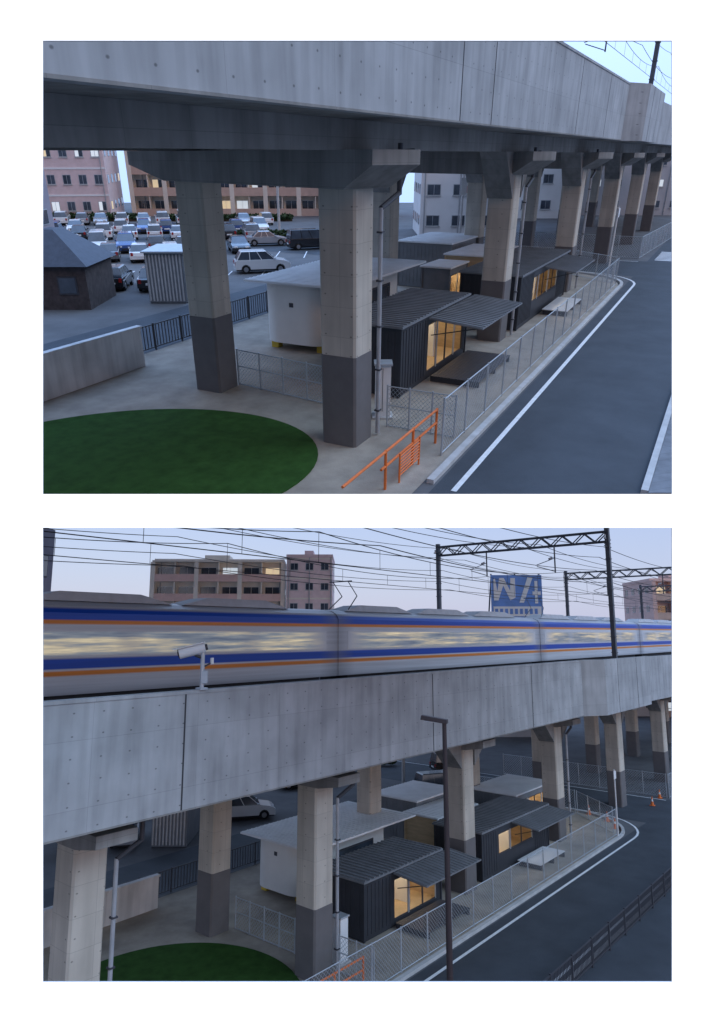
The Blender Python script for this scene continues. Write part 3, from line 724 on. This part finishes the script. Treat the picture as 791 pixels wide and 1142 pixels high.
# ---- train
def train_nodes(window):
    m=bpy.data.materials.new('train_window_glass' if window else 'train_livery'); m.use_nodes=True; nt=m.node_tree;N=nt.nodes;L=nt.links
    b=N['Principled BSDF']; b.inputs['Roughness'].default_value=.35; b.inputs['Metallic'].default_value=.1
    tc=N.new('ShaderNodeTexCoord'); sp=N.new('ShaderNodeSeparateXYZ'); L.new(tc.outputs['Object'],sp.inputs[0])
    mp=N.new('ShaderNodeMapping'); L.new(tc.outputs['Object'],mp.inputs['Vector'])
    nz=N.new('ShaderNodeTexNoise'); L.new(mp.outputs[0],nz.inputs['Vector'])
    def mth(op,a,c=None,clamp=False):
        n=N.new('ShaderNodeMath'); n.operation=op; n.use_clamp=clamp
        for i,v in enumerate((a,c)):
            if v is None: continue
            if isinstance(v,(int,float)): n.inputs[i].default_value=v
            else: L.new(v,n.inputs[i])
        return n.outputs[0]
    t=mth('FRACT',mth('DIVIDE',mth('SUBTRACT',sp.outputs['X'],3.5),28.4))
    dist=mth('MULTIPLY',mth('MINIMUM',t,mth('SUBTRACT',1.0,t)),28.4)
    if not window:
        mr=N.new('ShaderNodeMapRange'); mr.inputs[1].default_value=11.0; mr.inputs[2].default_value=15.4
        L.new(sp.outputs['Z'],mr.inputs[0])
        cr=N.new('ShaderNodeValToRGB'); e=cr.color_ramp.elements
        S=(.64,.67,.72,1);Bl=(.006,.07,.48,1);O=(.75,.25,.03,1)
        st=[(11.0,(.30,.31,.34,1)),(11.4,S),(11.90,S),(11.96,O),(12.10,O),(12.16,S),(12.18,S),(12.24,Bl),(12.60,Bl),(12.68,S),(14.04,S),(14.10,O),(14.22,O),(14.28,Bl),(14.70,Bl),(14.8,(.5,.53,.58,1)),(15.4,(.4,.42,.47,1))]
        while len(e)>1: e.remove(e[-1])
        e[0].position=0; e[0].color=st[0][1]
        for z,c in st[1:]:
            x=e.new((z-11.0)/4.4); x.color=c
        L.new(mr.outputs[0],cr.inputs['Fac'])
        mp.inputs['Scale'].default_value=(.06,1,3.0); nz.inputs['Scale'].default_value=2; nz.inputs['Detail'].default_value=4
        r=N.new('ShaderNodeMapRange'); r.inputs[3].default_value=.65; r.inputs[4].default_value=1.25; L.new(nz.outputs['Fac'],r.inputs[0])
        # coach ends smear into a soft grey band
        sm=mth('DIVIDE',dist,1.6,True)
        mx=N.new('ShaderNodeMix'); mx.data_type='RGBA'; L.new(mth('ADD',mth('MULTIPLY',sm,.6),.4),mx.inputs[0]); mx.inputs[6].default_value=(.16,.17,.2,1); L.new(cr.outputs[0],mx.inputs[7])
        vs=N.new('ShaderNodeVectorMath'); vs.operation='SCALE'; L.new(mx.outputs[2],vs.inputs[0]); L.new(r.outputs[0],vs.inputs['Scale'])
        L.new(vs.outputs[0],b.inputs['Base Color']); return m
    mp.inputs['Scale'].default_value=(.07,.02,1.3); nz.inputs['Scale'].default_value=2.6; nz.inputs['Detail'].default_value=5; nz.inputs['Roughness'].default_value=.65
    cr=N.new('ShaderNodeValToRGB'); e=cr.color_ramp.elements; e[0].position=.32; e[0].color=(.09,.12,.18,1); e[1].position=.72; e[1].color=(.95,.80,.50,1)
    x=e.new(.46); x.color=(.22,.25,.29,1); x=e.new(.56); x.color=(.50,.44,.33,1)
    L.new(nz.outputs['Fac'],cr.inputs['Fac'])
    fade=mth('DIVIDE',mth('SUBTRACT',dist,1.0),2.2,True)
    w=mth('COSINE',mth('MULTIPLY',t,2*math.pi*4)); door=mth('DIVIDE',mth('SUBTRACT',w,.7),.3,True)
    fade=mth('MULTIPLY',fade,mth('SUBTRACT',1.0,mth('MULTIPLY',door,.35)))
    zc=mth('SUBTRACT',.54,mth('ABSOLUTE',mth('SUBTRACT',sp.outputs['Z'],13.27)))
    fade=mth('MULTIPLY',fade,mth('DIVIDE',zc,.1,True))
    mx=N.new('ShaderNodeMix'); mx.data_type='RGBA'; L.new(fade,mx.inputs[0]); mx.inputs[6].default_value=(.60,.63,.68,1); mx.inputs[7].default_value=(.06,.07,.09,1)
    L.new(mx.outputs[2],b.inputs['Base Color'])
    L.new(cr.outputs[0],b.inputs['Emission Color']); L.new(mth('MULTIPLY',fade,.75),b.inputs['Emission Strength'])
    m.cycles.emission_sampling='NONE'
    return m
tm=train_nodes(False); tw=train_nodes(True); under_m=mat('train_underframe',(.05,.05,.055),.8)
b=MB('commuter_train',M)
y0,y1=28.0,30.9
def section(k=0): return [(y0+k,11.15),(y0+k,14.55),(y0+.18+k,14.85-k),(y0+.6,15.05-k),((y0+y1)/2,15.15-k),(y1-.6,15.05-k),(y1-.18-k,14.85-k),(y1-k,14.55),(y1-k,11.15)]
acm=mat('train_roof_unit',(.50,.52,.56),.6)
for a,c in((3.5,31.75),(31.95,60.15),(60.35,88.55),(88.75,116)):
    b.extrx(section(),a,c,tm)
    b.box(a+1.2,c-1.2,y0+.3,y1-.3,10.4,11.14,under_m)
    b.box(a+.9,c-.9,y0-.012,y0-.002,12.72,13.82,tw)
    for x in(a+2.5,a+10.5,a+18.5):
        b.hexa([(x-1.2,y0+.55,15.08),(x+6.2,y0+.55,15.08),(x+6.2,y1-.55,15.08),(x-1.2,y1-.55,15.08)],[(x+.5,y0+.7,15.5),(x+4.5,y0+.7,15.5),(x+4.5,y1-.7,15.5),(x+.5,y1-.7,15.5)],acm)
    for cx in(a+3.5,c-3.5):
        for o in(-1.1,1.1):
            b.cyl((cx+o,y0+.35,10.75),(cx+o,y0+.5,10.75),.43,under_m,16)
for a,c in((31.75,31.95),(60.15,60.35),(88.55,88.75)): b.extrx(section(.03),a,c,tm)
for px in(33.6,62.0):
    b.cyl((px,y0+.6,15.2),(px+1.1,y0+.8,16.1),.035,gsteel_m,6); b.cyl((px,y1-.6,15.2),(px+1.1,y1-.8,16.1),.035,gsteel_m,6)
    b.cyl((px+1.1,y0+.8,16.1),(px+.2,y0+.8,17.0),.03,gsteel_m,6); b.cyl((px+1.1,y1-.8,16.1),(px+.2,y1-.8,17.0),.03,gsteel_m,6)
    b.cyl((px+.2,y0+.5,17.02),(px+.2,y1-.5,17.02),.04,gsteel_m,6)
b.done()
b=MB('railway_track',M)
for d in(22.0,23.07,28.9,29.97):
    b.box(2,135,d-.035,d+.035,9.35,9.5,steel_m)
for i in range(180): b.box(3+i*.7,3.24+i*.7,21.5,23.6,9.2,9.3,kerb_m)
b.done()
gantry(M,53.7,18.9,34.7,8.6,21.9); gantry(M,83,18.7,34.7,8.6,21.4); gantry(M,112,18.7,34.7,8.6,21.2)
wires(M,[(22.6,18.6,1.5),(29.5,18.6,1.5),(19.6,19.6,1),(20.0,18.6,.8),(31.8,20.2,1),(34.2,19.4,1),(34.6,20.6,.9),(26,20.9,1),(24.5,21.0,1.1),(18.8,17.6,.9),(33.5,17.6,.8),(34.4,18.4,.8),(19.2,20.4,.9),(33.0,21.3,1)],-5.0,141,29.3,sag=.55,r=.026,lower=True)
# ---- security camera on the parapet
b=MB('security_camera',M)
s,d=14.2,18.3
b.cyl((s,d,11.9),(s,d,13.1),.07,steel_m,12); b.box(s-.14,s+.14,d-.14,d+.14,11.9,11.97,steel_m)
b.cyl((s,d,12.9),(s-.2,d+.16,13.0),.05,dsteel_m,8)
b.F=Matrix.Translation((s-.28,d+.2,13.14)) @ Matrix.Rotation(R(142),4,'Z') @ Matrix.Rotation(R(14),4,'Y')
b.cyl((-.42,0,0),(.42,0,0),.17,wp_m,16); b.box(-.46,.58,-.19,.19,.15,.18,wp_m); b.cyl((.421,0,0),(.45,0,0),.14,plastic_m,16); b.cyl((.45,0,0),(.47,0,0),.08,glass_m,12)
b.cyl((-.5,0,0),(-.421,0,0),.1,dsteel_m,12)
b.fr(); b.box(s-.13,s+.13,d-.13,d-.071,12.1,12.5,steel_m)
b.cyl((s,d,12.6),(s+.3,d-.1,12.75),.03,dsteel_m,8); b.cyl((s+.3,d-.1,12.7),(s+.3,d-.1,12.9),.06,wp_m,10)
b.done(.01)
b=MB('street_lamp',M); s,d=18.4,11.8
brown_m=mat('brown_steel',(.05,.035,.035),.5)
b.cyl((s,d,.13),(s,d,4),.11,brown_m,14,.095); b.cyl((s,d,4),(s,d,11.0),.095,brown_m,14,.065); b.box(s-.2,s+.2,d-.2,d+.2,.13,.19,brown_m)
b.F=Matrix.Translation((s,d,11.0)) @ Matrix.Rotation(R(110),4,'Z')
b.hexa([(-.1,-.13,-.03),(.72,-.15,.07),(.72,.15,.07),(-.1,.13,-.03)],[(-.1,-.1,.09),(.7,-.12,.2),(.7,.12,.2),(-.1,.1,.09)],brown_m)
b.box(.2,.6,-.1,.1,.0,.035,head_m)
b.done(.01)
b=MB('sign_pole',M); b.cyl((49.5,18.0,0),(49.5,18.0,4.4),.05,wp_m,8); b.box(49.3,49.7,17.95,17.99,3.8,4.3,wp_m); b.done()
for X,Y in((4.5,66),(-9.5,80)): pole(M,YA2,X,Y,9.5)

# ================================================================== white page margin, built as a board with two openings
Dp=4.0
def P(px,py): return ((px-395.5)/F*Dp,(571-py)/F*Dp)
board_w=mat('glowing_board_face',(.8,.8,.8),.9,0,1,emit=(1,1,1),es=.9)  # emission put into the face so it stays white in dusk light
board_b=mat('board_core',(.7,.7,.7),.9,.02)
b=MB('page_margin_board',C2)
def bar(x0,x1,ya,yb):
    b.box(x0,x1,ya,yb,-Dp-.006,-Dp,board_b)
    b.poly([(x0,ya,-Dp+.003),(x1,ya,-Dp+.003),(x1,yb,-Dp+.003),(x0,yb,-Dp+.003)],[(0,1,2,3)],board_w)
xl,yt=P(48,45.5); xr,yb1=P(749.5,551); _,yt2=P(48,588.5); _,yb2=P(48,1095)
bar(-3.2,3.2,yt,4.0); bar(-3.2,3.2,yt2,yb1); bar(-3.2,3.2,-4.2,yb2)
bar(-3.2,xl,yb1,yt); bar(xr,3.2,yb1,yt); bar(-3.2,xl,yb2,yt2); bar(xr,3.2,yb2,yt2)
b.done()

# ================================================================== light
w=bpy.data.worlds.new('World'); scene.world=w; w.use_nodes=True
nt=w.node_tree;N=nt.nodes;L=nt.links; bg=N['Background']; out=N['World Output']
sky=N.new('ShaderNodeTexSky'); sky.sky_type='NISHITA'; sky.sun_disc=False
sky.sun_elevation=R(4); sky.sun_rotation=R(200)
L.new(sky.outputs[0],bg.inputs[0]); bg.inputs[1].default_value=.05
tc=N.new('ShaderNodeTexCoord'); sp=N.new('ShaderNodeSeparateXYZ'); L.new(tc.outputs['Generated'],sp.inputs[0])
cr=N.new('ShaderNodeValToRGB'); e=cr.color_ramp.elements
e[0].position=0; e[0].color=(.50,.56,.80,1); e[1].position=1; e[1].color=(1.05,1.85,3.5,1)
x=e.new(.2); x.color=(.42,.53,.87,1); x=e.new(.55); x.color=(.62,.88,1.4,1)
x=e.new(.75); x.color=(.82,1.15,1.85,1)
L.new(sp.outputs['Z'],cr.inputs['Fac'])
bg2=N.new('ShaderNodeBackground'); L.new(cr.outputs[0],bg2.inputs[0]); bg2.inputs[1].default_value=.92
ad=N.new('ShaderNodeAddShader'); L.new(bg.outputs[0],ad.inputs[0]); L.new(bg2.outputs[0],ad.inputs[1]); L.new(ad.outputs[0],out.inputs[0])
sd=bpy.data.lights.new('soft_blue_fill','SUN'); sd.energy=1.0; sd.angle=R(35); sd.color=(.60,.80,1)  # added soft blue fill from the camera side; no sun at dusk
so=bpy.data.objects.new('soft_blue_fill',sd); scene.collection.objects.link(so)
so.rotation_euler=Vector((.15,-.75,.6)).to_track_quat('Z','Y').to_euler()
scene.view_settings.view_transform='Standard'; scene.view_settings.look='None'; scene.view_settings.exposure=0
